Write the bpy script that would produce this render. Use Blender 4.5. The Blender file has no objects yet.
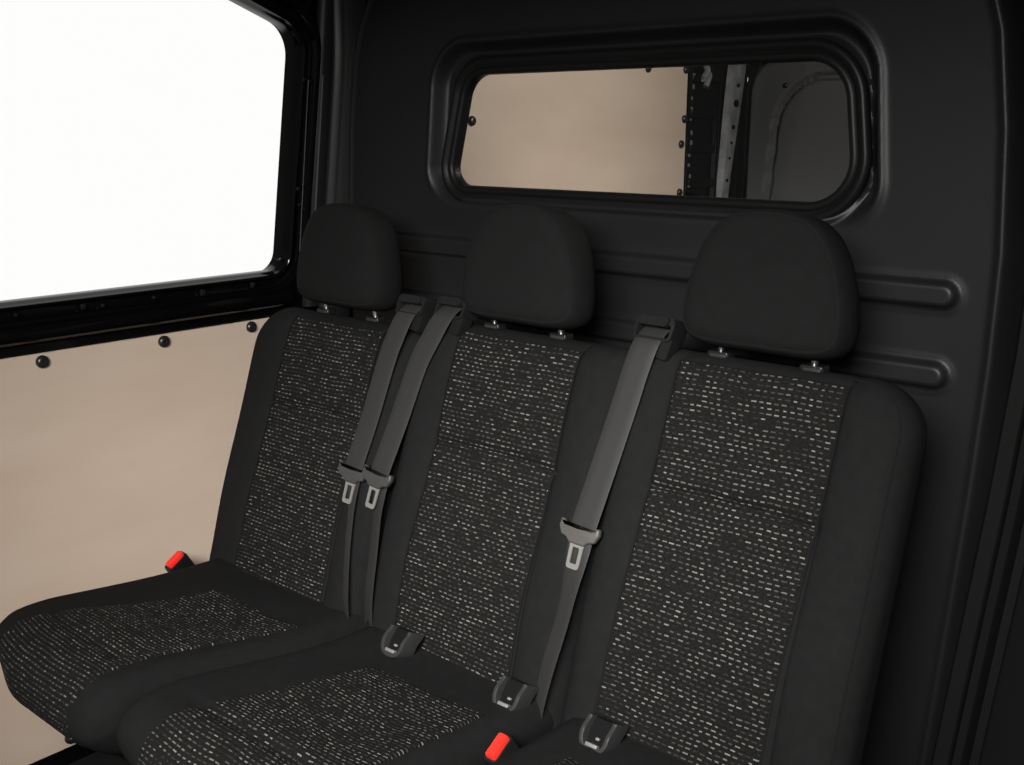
import bpy, math, random
import numpy as np
from mathutils import Matrix, Vector

random.seed(7)
SC = bpy.context.scene
COL = SC.collection

# ------------------------------------------------------------------ camera, world, lights, exposure
cam_d = bpy.data.cameras.new('camera')
cam_d.sensor_width = 36.0
cam_d.lens = 1074.155 * 36.0 / 1024.0
cam_d.clip_start = 0.02
cam = bpy.data.objects.new('camera', cam_d)
COL.objects.link(cam)
CAM = Vector((1.14121, -1.57, 1.40))
RX = Vector((0.75511413, 0.65559104, 0.0017455))
RY = Vector((-0.15226948, 0.17279409, 0.97311675))
RZ = RX.cross(RY).normalized()
RY = RZ.cross(RX).normalized()
cam.matrix_world = Matrix(((RX.x, RY.x, RZ.x, CAM.x), (RX.y, RY.y, RZ.y, CAM.y), (RX.z, RY.z, RZ.z, CAM.z), (0, 0, 0, 1)))
SC.camera = cam

world = bpy.data.worlds.new('window_white_world')
SC.world = world
world.use_nodes = True
wnt = world.node_tree
bg = wnt.nodes['Background']
# added gradient: white beyond the side window, dimmed where it would light the bulkhead
w_tc = wnt.nodes.new('ShaderNodeTexCoord')
w_sep = wnt.nodes.new('ShaderNodeSeparateXYZ')
wnt.links.new(w_tc.outputs['Generated'], w_sep.inputs[0])


def w_range(sock, a, b_, lo, hi):
    n = wnt.nodes.new('ShaderNodeMapRange')
    n.interpolation_type = 'SMOOTHSTEP'
    n.inputs['From Min'].default_value = a
    n.inputs['From Max'].default_value = b_
    n.inputs['To Min'].default_value = lo
    n.inputs['To Max'].default_value = hi
    wnt.links.new(sock, n.inputs['Value'])
    return n.outputs['Result']


w_mul = wnt.nodes.new('ShaderNodeMath')
w_mul.operation = 'MULTIPLY'
wnt.links.new(w_range(w_sep.outputs['X'], 0.05, -0.25, 0.0, 1.0), w_mul.inputs[0])
wnt.links.new(w_range(w_sep.outputs['Y'], -0.25, 0.12, 0.0, 1.0), w_mul.inputs[1])
bg.inputs['Color'].default_value = (1.0, 0.995, 0.985, 1)
wnt.links.new(w_range(w_mul.outputs[0], 0.0, 1.0, 0.10, 1.06), bg.inputs['Strength'])


def area_light(name, loc, target, sx, sy, power, color=(1, 1, 1), spread=180):
    ld = bpy.data.lights.new(name, 'AREA')
    ld.shape = 'RECTANGLE'
    ld.size, ld.size_y = sx, sy
    ld.energy = power
    ld.color = color
    ld.spread = math.radians(spread)
    o = bpy.data.objects.new(name, ld)
    COL.objects.link(o)
    o.location = loc
    o.rotation_euler = (Vector(target) - Vector(loc)).to_track_quat('-Z', 'Y').to_euler()
    return o


# added unseen area lights: soft key by the door opening, fill for the load bay
area_light('soft_key_light', (0.85, -1.95, 1.74), (-0.08, -0.30, 0.62), 1.0, 0.5, 23.5, (1, 0.985, 0.965), 66)
area_light('load_bay_fill', (0.25, 0.85, 1.78), (-0.55, 0.9, 1.2), 0.5, 0.3, 13.5, (1, 0.97, 0.92))

SC.view_settings.view_transform = 'Standard'
SC.view_settings.look = 'None'
SC.view_settings.gamma = 1.0
SC.view_settings.use_curve_mapping = False
SC.view_settings.exposure = 0.0


# ------------------------------------------------------------------ materials
def new_mat(name):
    m = bpy.data.materials.new(name)
    m.use_nodes = True
    nt = m.node_tree
    b = nt.nodes['Principled BSDF']
    return m, nt, b


def N(nt, t, **kw):
    n = nt.nodes.new(t)
    for k, v in kw.items():
        setattr(n, k, v)
    return n


def simple(name, col, rough=0.5, spec=0.5, metal=0.0, bump=None, coat=0.0, var=None, sheen=0.0):
    """bump=(scale, strength, distance); var=(scale, amount) slight colour mottling"""
    m, nt, b = new_mat(name)
    b.inputs['Base Color'].default_value = (*col, 1)
    b.inputs['Roughness'].default_value = rough
    b.inputs['Specular IOR Level'].default_value = spec
    b.inputs['Metallic'].default_value = metal
    b.inputs['Coat Weight'].default_value = coat
    b.inputs['Sheen Weight'].default_value = sheen
    tc = N(nt, 'ShaderNodeTexCoord')
    if bump:
        nz = N(nt, 'ShaderNodeTexNoise')
        nz.inputs['Scale'].default_value = bump[0]
        nz.inputs['Detail'].default_value = 3
        nt.links.new(tc.outputs['Object'], nz.inputs['Vector'])
        bp = N(nt, 'ShaderNodeBump')
        bp.inputs['Strength'].default_value = bump[1]
        bp.inputs['Distance'].default_value = bump[2]
        nt.links.new(nz.outputs['Fac'], bp.inputs['Height'])
        nt.links.new(bp.outputs['Normal'], b.inputs['Normal'])
    if var:
        nz = N(nt, 'ShaderNodeTexNoise')
        nz.inputs['Scale'].default_value = var[0]
        nz.inputs['Detail'].default_value = 4
        nt.links.new(tc.outputs['Object'], nz.inputs['Vector'])
        rp = N(nt, 'ShaderNodeValToRGB')
        a = var[1]
        rp.color_ramp.elements[0].position = 0.3
        rp.color_ramp.elements[1].position = 0.7
        rp.color_ramp.elements[0].color = tuple(c * (1 - a) for c in col) + (1,)
        rp.color_ramp.elements[1].color = tuple(min(1, c * (1 + a)) for c in col) + (1,)
        nt.links.new(nz.outputs['Fac'], rp.inputs['Fac'])
        nt.links.new(rp.outputs['Color'], b.inputs['Base Color'])
    return m


M_FAB = simple('plain_black_fabric', (0.0074, 0.0074, 0.0074), 0.9, 0.06, bump=(900, 0.25, 0.0006), var=(60, 0.10))
M_HEAD = simple('headrest_black_fabric', (0.0066, 0.0066, 0.0066), 0.92, 0.06, bump=(900, 0.25, 0.0006), var=(60, 0.08))
M_SEAM = simple('seam_thread', (0.006, 0.006, 0.006), 0.9, 0.1)
M_BULK = simple('grained_black_plastic', (0.0078, 0.0078, 0.0080), 0.45, 0.24, bump=(420, 0.12, 0.0007), var=(6, 0.06))
M_GLOSS = simple('gloss_black_paint', (0.002, 0.002, 0.0022), 0.10, 0.3)
M_SATIN = simple('satin_black_plastic', (0.007, 0.007, 0.007), 0.38, 0.2, bump=(300, 0.1, 0.0006))
M_RUBBER = simple('black_rubber', (0.005, 0.005, 0.005), 0.42, 0.15)
M_MATT = simple('matt_black', (0.003, 0.003, 0.003), 0.8, 0.1)
M_TRIM = simple('grey_edge_trim', (0.020, 0.020, 0.020), 0.4, 0.2, bump=(200, 0.1, 0.0005))
M_CHROME = simple('bright_steel', (0.55, 0.54, 0.52), 0.28, 0.5, metal=1.0)
M_LATCH = simple('brushed_latch_steel', (0.17, 0.165, 0.157), 0.45, 0.4, metal=0.35)
M_TONGUE_D = simple('dark_tongue_plastic', (0.030, 0.030, 0.030), 0.45, 0.4)
M_TONGUE_L = simple('grey_tongue_plastic', (0.055, 0.052, 0.048), 0.45, 0.4)
M_ZINC = simple('bare_zinc_strip', (0.20, 0.20, 0.20), 0.5, 0.5, bump=(60, 0.3, 0.002), var=(25, 0.35))
M_DOOR = simple('charcoal_door_lining', (0.088, 0.088, 0.089), 0.6, 0.2, bump=(300, 0.1, 0.0006))
M_PILLAR = simple('painted_black_pillar', (0.0035, 0.0035, 0.0037), 0.3, 0.2)
M_FLOOR = simple('black_floor_mat', (0.006, 0.006, 0.006), 0.8, 0.2, bump=(150, 0.3, 0.002))
M_SCREW = simple('black_screw_cap', (0.012, 0.012, 0.012), 0.3, 0.5)
M_RED = simple('red_button_plastic', (0.70, 0.020, 0.012), 0.3, 0.5)


def webbing_mat():
    m, nt, b = new_mat('woven_grey_webbing')
    uv = N(nt, 'ShaderNodeUVMap')
    wv = N(nt, 'ShaderNodeTexWave', wave_type='BANDS', bands_direction='DIAGONAL')
    wv.inputs['Scale'].default_value = 260
    wv.inputs['Distortion'].default_value = 0.4
    nt.links.new(uv.outputs['UV'], wv.inputs['Vector'])
    bp = N(nt, 'ShaderNodeBump')
    bp.inputs['Strength'].default_value = 0.25
    bp.inputs['Distance'].default_value = 0.0005
    nt.links.new(wv.outputs['Fac'], bp.inputs['Height'])
    nt.links.new(bp.outputs['Normal'], b.inputs['Normal'])
    b.inputs['Base Color'].default_value = (0.0158, 0.0156, 0.0153, 1)
    b.inputs['Roughness'].default_value = 0.6
    b.inputs['Specular IOR Level'].default_value = 0.3
    return m


M_WEB = webbing_mat()


def wood_mat():
    m, nt, b = new_mat('pale_birch_panel')
    tc = N(nt, 'ShaderNodeTexCoord')
    mp = N(nt, 'ShaderNodeMapping')
    mp.inputs['Scale'].default_value = (1, 1.2, 4)
    nt.links.new(tc.outputs['Object'], mp.inputs['Vector'])
    nz = N(nt, 'ShaderNodeTexNoise')
    nz.inputs['Scale'].default_value = 2.2
    nz.inputs['Detail'].default_value = 5
    nt.links.new(mp.outputs['Vector'], nz.inputs['Vector'])
    rp = N(nt, 'ShaderNodeValToRGB')
    rp.color_ramp.elements[0].position = 0.3
    rp.color_ramp.elements[1].position = 0.72
    rp.color_ramp.elements[0].color = (0.475, 0.368, 0.285, 1)
    rp.color_ramp.elements[1].color = (0.525, 0.420, 0.335, 1)
    nt.links.new(nz.outputs['Fac'], rp.inputs['Fac'])
    nt.links.new(rp.outputs['Color'], b.inputs['Base Color'])
    b.inputs['Roughness'].default_value = 0.6
    b.inputs['Specular IOR Level'].default_value = 0.3
    return m


M_WOOD = wood_mat()


def glass_mat(name, tint, refl):
    m, nt, b = new_mat(name)
    nt.nodes.remove(b)
    out = nt.nodes['Material Output']
    tr = N(nt, 'ShaderNodeBsdfTransparent')
    tr.inputs['Color'].default_value = (*tint, 1)
    gl = N(nt, 'ShaderNodeBsdfGlossy')
    gl.inputs['Roughness'].default_value = 0.02
    mx = N(nt, 'ShaderNodeMixShader')
    mx.inputs[0].default_value = refl
    nt.links.new(tr.outputs[0], mx.inputs[1])
    nt.links.new(gl.outputs[0], mx.inputs[2])
    nt.links.new(mx.outputs[0], out.inputs['Surface'])
    return m


M_GLASS = glass_mat('window_glass', (0.985, 0.99, 0.985), 0.02)


def dash_fabric():
    """black woven cloth with rows of short pale broken threads; UV is in metres"""
    m, nt, b = new_mat('black_fabric_with_pale_dashes')
    L = nt.links.new

    def math_(op, a, c=None, d=None):
        n = N(nt, 'ShaderNodeMath', operation=op)
        for i, v in enumerate((a, c, d)):
            if v is None:
                continue
            if isinstance(v, (int, float)):
                n.inputs[i].default_value = v
            else:
                L(v, n.inputs[i])
        return n.outputs[0]

    uv = N(nt, 'ShaderNodeUVMap')
    wn = N(nt, 'ShaderNodeTexNoise')
    wn.inputs['Scale'].default_value = 14
    wn.inputs['Detail'].default_value = 2
    L(uv.outputs['UV'], wn.inputs['Vector'])
    sep = N(nt, 'ShaderNodeSeparateXYZ')
    L(uv.outputs['UV'], sep.inputs[0])
    warp = math_('MULTIPLY_ADD', wn.outputs['Fac'], 0.007, -0.0035)
    u = sep.outputs['X']
    v = math_('ADD', sep.outputs['Y'], warp)
    rowf = math_('DIVIDE', v, 0.0074)
    row = math_('FLOOR', rowf)
    g = math_('SUBTRACT', rowf, row)
    wr = N(nt, 'ShaderNodeTexWhiteNoise', noise_dimensions='1D')
    L(row, wr.inputs['W'])
    shift = math_('MULTIPLY', wr.outputs['Value'], 9.0)
    xf = math_('ADD', math_('DIVIDE', u, 0.0114), shift)
    cell = math_('FLOOR', xf)
    f = math_('SUBTRACT', xf, cell)
    cmb = N(nt, 'ShaderNodeCombineXYZ')
    L(cell, cmb.inputs[0])
    L(row, cmb.inputs[1])
    wc = N(nt, 'ShaderNodeTexWhiteNoise', noise_dimensions='3D')
    L(cmb.outputs[0], wc.inputs['Vector'])
    rnd = wc.outputs['Value']
    sc_ = N(nt, 'ShaderNodeSeparateColor')
    L(wc.outputs['Color'], sc_.inputs[0])
    half = math_('MULTIPLY_ADD', sc_.outputs[1], 0.20, 0.17)           # half dash length
    mx_ = math_('LESS_THAN', math_('ABSOLUTE', math_('SUBTRACT', f, 0.5)), half)
    my_ = math_('LESS_THAN', math_('ABSOLUTE', math_('SUBTRACT', g, 0.5)), 0.125)
    mask = math_('MULTIPLY', mx_, my_)
    mask = math_('MULTIPLY', mask, math_('GREATER_THAN', sc_.outputs[2], 0.10))
    br = math_('POWER', rnd, 1.9)
    amt = math_('MULTIPLY', mask, math_('MULTIPLY_ADD', br, 0.93, 0.07))
    # fine weave below
    fn = N(nt, 'ShaderNodeTexNoise')
    fn.inputs['Scale'].default_value = 330
    fn.inputs['Detail'].default_value = 2
    L(uv.outputs['UV'], fn.inputs['Vector'])
    rp = N(nt, 'ShaderNodeValToRGB')
    rp.color_ramp.elements[0].position = 0.35
    rp.color_ramp.elements[1].position = 0.7
    rp.color_ramp.elements[0].color = (0.0022, 0.0021, 0.0020, 1)
    rp.color_ramp.elements[1].color = (0.0080, 0.0077, 0.0073, 1)
    L(fn.outputs['Fac'], rp.inputs['Fac'])
    mix = N(nt, 'ShaderNodeMix', data_type='RGBA')
    L(amt, mix.inputs['Factor'])
    L(rp.outputs['Color'], mix.inputs['A'])
    mix.inputs['B'].default_value = (0.135, 0.129, 0.119, 1)
    L(mix.outputs['Result'], b.inputs['Base Color'])
    bp = N(nt, 'ShaderNodeBump')
    bp.inputs['Strength'].default_value = 0.25
    bp.inputs['Distance'].default_value = 0.0015
    h = math_('ADD', math_('SINE', math_('MULTIPLY', rowf, 2 * math.pi)), math_('MULTIPLY', fn.outputs['Fac'], 1.5))
    L(h, bp.inputs['Height'])
    L(bp.outputs['Normal'], b.inputs['Normal'])
    b.inputs['Roughness'].default_value = 0.9
    b.inputs['Specular IOR Level'].default_value = 0.12
    return m


M_DASH = dash_fabric()


# ------------------------------------------------------------------ mesh helpers
def make(name, verts, faces, mat, parent=None, sharp=40, uvs=None, mw=None):
    me = bpy.data.meshes.new(name)
    if mw is not None:
        verts = [tuple(mw @ Vector(v)) for v in verts]
    me.from_pydata([tuple(map(float, v)) for v in verts], [], [tuple(f) for f in faces])
    me.validate()
    if uvs is not None:
        lay = me.uv_layers.new(name='UVMap')
        for lp in me.loops:
            lay.data[lp.index].uv = uvs[lp.vertex_index]
    import bmesh
    bm = bmesh.new()
    bm.from_mesh(me)
    bmesh.ops.recalc_face_normals(bm, faces=bm.faces)
    bm.to_mesh(me)
    bm.free()
    me.shade_smooth()
    me.set_sharp_from_angle(angle=math.radians(sharp))
    me.materials.append(mat)
    o = bpy.data.objects.new(name, me)
    COL.objects.link(o)
    if parent is not None:
        o.parent = parent
    return o


def tag(o, label=None, cat=None, group=None, kind=None):
    if label:
        o['label'] = label
    if cat:
        o['category'] = cat
    if group:
        o['group'] = group
    if kind:
        o['kind'] = kind
    return o


def thing(name, label, cat, group=None, loc=(0, 0, 0)):
    o = bpy.data.objects.new(name, None)
    o.empty_display_size = 0.05
    COL.objects.link(o)
    o.location = loc
    tag(o, label, cat, group)
    return o


def rehome(root):
    """children were modelled in room coordinates: make them keep their place under the moved root"""
    inv = Matrix.Translation(-root.location)
    for c in root.children:
        c.data.transform(inv)
        for g in c.children:
            g.data.transform(inv)


class MB:
    """collects shapes into one mesh"""

    def __init__(self):
        self.v, self.f = [], []

    def add(self, verts, faces):
        n = len(self.v)
        self.v += [tuple(p) for p in verts]
        self.f += [tuple(i + n for i in fc) for fc in faces]
        return self

    def box(self, c, s, bev=0.0, mw=None):
        hx, hy, hz = (k / 2 for k in s)
        if bev <= 0:
            vs = [(sx * hx, sy * hy, sz * hz) for sx in (-1, 1) for sy in (-1, 1) for sz in (-1, 1)]
            fs = [(0, 1, 3, 2), (4, 6, 7, 5), (0, 4, 5, 1), (2, 3, 7, 6), (0, 2, 6, 4), (1, 5, 7, 3)]
        else:
            import bmesh
            bm = bmesh.new()
            bmesh.ops.create_cube(bm, size=1)
            for q in bm.verts:
                q.co = (q.co.x * s[0], q.co.y * s[1], q.co.z * s[2])
            bmesh.ops.bevel(bm, geom=list(bm.edges), offset=bev, segments=3, profile=0.5, affect='EDGES')
            bm.verts.index_update()
            vs = [tuple(q.co) for q in bm.verts]
            fs = [tuple(q.index for q in fc.verts) for fc in bm.faces]
            bm.free()
        if mw is not None:
            vs = [tuple(mw @ Vector(p)) for p in vs]
        return self.add([(p[0] + c[0], p[1] + c[1], p[2] + c[2]) for p in vs], fs)

    def tube(self, pts, r, n=8, closed=False, caps=True):
        pts = [Vector(p) for p in pts]
        m = len(pts)
        rings = []
        prev = None
        for i, p in enumerate(pts):
            if closed:
                t = (pts[(i + 1) % m] - pts[i - 1])
            else:
                t = pts[min(i + 1, m - 1)] - pts[max(i - 1, 0)]
            t.normalize()
            if prev is None:
                a = Vector((0, 0, 1)) if abs(t.z) < 0.9 else Vector((1, 0, 0))
                a = (a - t * a.dot(t)).normalized()
            else:
                a = (prev - t * prev.dot(t)).normalized()
            prev = a
            b_ = t.cross(a)
            rings.append([tuple(p + (a * math.cos(2 * math.pi * k / n) + b_ * math.sin(2 * math.pi * k / n)) * r) for k in range(n)])
        vs = [q for rg in rings for q in rg]
        fs = []
        for i in range(m if closed else m - 1):
            j = (i + 1) % m
            for k in range(n):
                l = (k + 1) % n
                fs.append((i * n + k, i * n + l, j * n + l, j * n + k))
        if caps and not closed:
            fs.append(tuple(range(n)))
            fs.append(tuple((m - 1) * n + k for k in range(n)))
        return self.add(vs, fs)

    def rings(self, rings, cap0=True, cap1=True, closed=True):
        n = len(rings[0])
        vs = [tuple(p) for rg in rings for p in rg]
        fs = []
        for i in range(len(rings) - 1):
            for k in range(n if closed else n - 1):
                l = (k + 1) % n
                fs.append((i * n + k, i * n + l, (i + 1) * n + l, (i + 1) * n + k))
        if cap0:
            fs.append(tuple(range(n)))
        if cap1:
            fs.append(tuple((len(rings) - 1) * n + k for k in range(n)))
        return self.add(vs, fs)

    def obj(self, name, mat, parent=None, sharp=40, mw=None):
        return make(name, self.v, self.f, mat, parent, sharp, mw=mw)


def round_poly(pts, radii, seg=8):
    """2-D polygon with rounded corners, anticlockwise"""
    out = []
    n = len(pts)
    if isinstance(radii, (int, float)):
        radii = [radii] * n
    for i in range(n):
        p = Vector(pts[i]).to_2d()
        a = (Vector(pts[i - 1]).to_2d() - p)
        b = (Vector(pts[(i + 1) % n]).to_2d() - p)
        la, lb = a.length, b.length
        a.normalize()
        b.normalize()
        r = radii[i]
        if r <= 1e-6:
            out.append((p.x, p.y))
            continue
        ang = a.angle(b)
        t = min(r / math.tan(ang / 2), la * 0.49, lb * 0.49)
        r = t * math.tan(ang / 2)
        c = p + (a + b).normalized() * (r / math.sin(ang / 2))
        s = p + a * t - c
        e = p + b * t - c
        a0 = math.atan2(s.y, s.x)
        d = math.atan2(e.y, e.x) - a0
        while d > math.pi:
            d -= 2 * math.pi
        while d < -math.pi:
            d += 2 * math.pi
        for k in range(seg + 1):
            th = a0 + d * k / seg
            out.append((c.x + r * math.cos(th), c.y + r * math.sin(th)))
    return out


def densify(pts, step):
    out = []
    n = len(pts)
    for i in range(n):
        a, b = pts[i], pts[(i + 1) % n]
        L = math.dist(a, b)
        k = max(1, int(L / step))
        for j in range(k):
            t = j / k
            out.append((a[0] + (b[0] - a[0]) * t, a[1] + (b[1] - a[1]) * t))
    return out


def offset(pts, d):
    """offset a closed anticlockwise outline outwards by d"""
    n = len(pts)
    out = []
    for i in range(n):
        a, p, b = pts[i - 1], pts[i], pts[(i + 1) % n]
        n1 = Vector((p[1] - a[1], a[0] - p[0]))
        n2 = Vector((b[1] - p[1], p[0] - b[0]))
        if n1.length < 1e-9:
            n1 = n2.copy()
        if n2.length < 1e-9:
            n2 = n1.copy()
        n1.normalize()
        n2.normalize()
        m = (n1 + n2)
        m.normalize()
        k = d / max(0.5, m.dot(n1))
        out.append((p[0] + m.x * k, p[1] + m.y * k))
    return out


def scaled(pts, s):
    cx = sum(p[0] for p in pts) / len(pts)
    cy = sum(p[1] for p in pts) / len(pts)
    return [(cx + (p[0] - cx) * s, cy + (p[1] - cy) * s) for p in pts]


def ring_loft(outline, prof, mapf, name, mat, parent=None, sharp=40, cap0=True, cap1=True):
    """prof: list of (offset, height) or (offset, height, scale)"""
    rs = []
    for pr in prof:
        o = offset(outline, pr[0]) if abs(pr[0]) > 1e-9 else outline
        if len(pr) > 2:
            o = scaled(o, pr[2])
        rs.append([mapf(p[0], p[1], pr[1]) for p in o])
    return MB().rings(rs, cap0, cap1).obj(name, mat, parent, sharp)


def sst(a, b, x):
    t = min(1.0, max(0.0, (x - a) / (b - a)))
    return t * t * (3 - 2 * t)


def catmull(pts, n=8, closed=True):
    out = []
    m = len(pts)
    rng = range(m) if closed else range(m - 1)
    for i in rng:
        if closed:
            p0, p1, p2, p3 = (Vector(pts[(i + k - 1) % m]) for k in range(4))
        else:
            p0, p1, p2, p3 = (Vector(pts[min(max(i + k - 1, 0), m - 1)]) for k in range(4))
        for k in range(n):
            t = k / n
            q = 0.5 * ((2 * p1) + (p2 - p0) * t + (2 * p0 - 5 * p1 + 4 * p2 - p3) * t * t + (3 * p1 - p0 - 3 * p2 + p3) * t ** 3)
            out.append(tuple(q))
    if not closed:
        out.append(tuple(pts[-1]))
    return out


# ------------------------------------------------------------------ bulkhead behind the seats
FLOOR_Z = 0.13
WXC = 0.030


def rbox(px, pz, hx, hz, r):
    qx = np.abs(px) - (hx - r)
    qz = np.abs(pz) - (hz - r)
    return np.hypot(np.maximum(qx, 0), np.maximum(qz, 0)) + np.minimum(np.maximum(qx, qz), 0) - r


def nsst(a, b, x):
    t = np.clip((x - a) / (b - a), 0, 1)
    return t * t * (3 - 2 * t)


WIN_Z0, WIN_Z1 = 1.289, 1.500          # visible pane, bottom and top


def trap(x, z):
    return (x - WXC) / (1 - 0.20 * (z - 1.39))


def bulkhead():
    xs = np.arange(-0.80, 0.761, 0.0035)
    zs = np.arange(FLOOR_Z + 0.25, 1.801, 0.0035)
    X, Z = np.meshgrid(xs, zs)
    U = trap(X, Z)
    Y = np.zeros_like(X)
    # stamped recess round the window: a flat floor with sloping sides, the lower side wide
    d = rbox(U + 0.006, Z - 1.4035, 0.466, 0.160, 0.085)
    wid = 0.024 + 0.030 * (1 - nsst(1.25, 1.32, Z))
    Y += 0.026 * (1 - nsst(-0.5, 0.5, (d + wid * 0.5) / wid))
    Y -= 0.0050 * np.exp(-((d - 0.001) / 0.0065) ** 2) * nsst(1.24, 1.31, Z)
    # a raised flange just round the seal
    d2 = rbox(U, Z - 1.3950, 0.430, 0.136, 0.075)
    Y -= 0.012 * (1 - nsst(-0.004, 0.008, d2))
    Y -= 0.0045 * np.exp(-((d2 - 0.001) / 0.0055) ** 2) * nsst(1.26, 1.34, Z)
    # two long raised ribs with a fine bead round them
    for z0, x0, x1, hh in ((1.1665, -0.62, 0.604, 0.0225), (1.047, -0.62, 0.600, 0.0225)):
        cx = np.clip(X, x0, x1)
        dr = np.hypot(X - cx, Z - z0) - hh
        Y -= 0.014 * (1 - nsst(-0.010, 0.001, dr))
        Y -= 0.0012 * np.exp(-((dr - 0.003) / 0.0040) ** 2)
    # outer edge rolls away to the body
    hw = np.interp(Z, [0.13, 0.43, 0.875, 1.07, 1.23, 1.40, 1.53, 1.60, 1.65, 1.72, 1.80], [0.632, 0.657, 0.684, 0.692, 0.693, 0.682, 0.664, 0.643, 0.615, 0.540, 0.40])
    e = np.abs(X + 0.012) - hw
    Y -= 0.004 * np.exp(-((e + 0.006) / 0.006) ** 2)
    Y += 0.050 * nsst(-0.004, 0.03, e)
    # the skin is very slightly crowned
    Y += 0.012 * (X / 0.7) ** 2 * 0.5
    nz, nx = X.shape
    verts = np.stack([X, Y, Z], -1).reshape(-1, 3)
    hole = rbox(U - 0.002, Z - (WIN_Z0 + WIN_Z1) / 2, 0.414, (WIN_Z1 - WIN_Z0) / 2 + 0.010, 0.06) < 0
    faces = []
    for j in range(nz - 1):
        for i in range(nx - 1):
            if hole[j, i] and hole[j, i + 1] and hole[j + 1, i] and hole[j + 1, i + 1]:
                continue
            a = j * nx + i
            faces.append((a, a + 1, a + nx + 1, a + nx))
    # steel outer skin facing the load bay gives it thickness
    o = make('wall_back', verts.tolist(), faces, M_BULK, sharp=60)
    md = o.modifiers.new('thickness', 'SOLIDIFY')
    md.thickness = 0.006
    md.offset = -1 if o.data.polygons[0].normal.y < 0 else 1
    tag(o, 'grained black bulkhead panel with recessed window and two long ribs', 'wall', kind='structure')
    return o


bulkhead()

win_half_b, win_half_t = 0.408, 0.368
win_out = densify(round_poly([(WXC - win_half_b - 0.014, WIN_Z0), (WXC + win_half_b + 0.014, WIN_Z0), (WXC + win_half_t + 0.026, WIN_Z1), (WXC - win_half_t, WIN_Z1)],
                             [0.035, 0.065, 0.065, 0.055], 10), 0.03)


def xz(yb):
    return lambda a, b, h: (a, yb - h, b)


w2 = thing('window_2', 'long bulkhead window with rounded corners behind the headrests', 'window')
w2['kind'] = 'structure'
# rubber seal: lip on the glass, a groove, a fat outer bead
ring_loft(win_out, [(0.030, -0.016), (0.034, -0.004), (0.033, 0.004), (0.028, 0.008), (0.022, 0.0075), (0.018, 0.003), (0.015, 0.002),
                    (0.012, 0.005), (0.007, 0.006), (0.002, 0.003), (0.000, -0.002), (0.000, -0.014), (0.001, -0.020), (0.030, -0.020)],
          xz(0.008), 'window_seal', M_RUBBER, w2, 60, cap0=False, cap1=False)
ring_loft(win_out, [(0.004, -0.004), (0.004, 0.0)], xz(0.018), 'glass_pane', M_GLASS, w2)

# ------------------------------------------------------------------ left side of the body: steel frame, window, lining
WX = -0.820


def wall_x(z):
    return WX if z < 1.02 else WX + 0.15 * (z - 1.02)


def sidemap(off=0.0):
    # a = y, b = z, h = distance into the room
    return lambda a, b, h: (wall_x(b) + off + h, a, b)


SW = round_poly([(-2.0, 1.084), (-0.086, 1.084), (-0.074, 1.600), (-0.30, 1.676), (-2.0, 1.70)], [0.08, 0.045, 0.075, 0.10, 0.08], 10)
SW = densify(SW, 0.03)


def left_wall():
    mb = MB()
    # flange of the window opening outwards to its stamped frame
    prof = [(0.0, -0.060), (0.0, -0.012), (0.0025, -0.006), (0.006, -0.004), (0.0085, -0.006), (0.010, -0.010), (0.024, -0.011),
            (0.028, -0.008), (0.030, 0.004), (0.033, 0.007), (0.044, 0.007), (0.0465, 0.004), (0.048, -0.004), (0.056, -0.006)]
    rs = []
    for off, h in prof:
        rs.append([sidemap()(p[0], p[1], h) for p in offset(SW, off)])
    # last ring spreads to the rectangle of the wall
    last = offset(SW, 0.056)
    big = []
    cx, cz = -1.0, 1.38
    y0, y1, z0, z1 = -2.2, 0.03, 1.000, 1.84
    for p in last:
        dx, dz = p[0] - cx, p[1] - cz
        t = 1e9
        if dx > 0:
            t = min(t, (y1 - cx) / dx)
        if dx < 0:
            t = min(t, (y0 - cx) / dx)
        if dz > 0:
            t = min(t, (z1 - cz) / dz)
        if dz < 0:
            t = min(t, (z0 - cz) / dz)
        big.append((cx + dx * t, cz + dz * t))
    rs.append([sidemap()(p[0], p[1], -0.006) for p in big])
    mb.rings(rs, False, False)
    # steel ledge under the window, and the skin behind the lining
    led = [(-0.006, 1.005), (0.012, 1.012), (0.020, 1.022), (0.021, 1.034), (0.016, 1.043), (-0.004, 1.049), (-0.010, 1.03)]
    mb.rings([[(wall_x(b) + a, y, b) for a, b in led] for y in (-2.2, -0.085)])
    mb.box((WX - 0.015, -1.085, 0.565), (0.012, 2.23, 0.89))
    return mb.obj('wall_left', M_GLOSS, None, 45)


wl = left_wall()
tag(wl, 'gloss black steel body side around the big side window', 'wall', kind='structure')
w1 = thing('window_1', 'large white side window with rounded corners on the left', 'window')
w1['kind'] = 'structure'
ring_loft(SW, [(0.0, 0.0), (0.0, 0.004)], sidemap(-0.040), 'glass_pane', M_GLASS, w1)
ring_loft(SW, [(0.0105, -0.016), (0.0105, -0.008), (0.0085, -0.0015), (0.006, 0.0005), (0.003, -0.001), (0.001, -0.006), (-0.001, -0.012), (-0.004, -0.016), (-0.006, -0.022), (-0.006, -0.042), (0.004, -0.045)], sidemap(0.0), 'window_seal', M_GLOSS, w1, 50, False, False)
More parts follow.
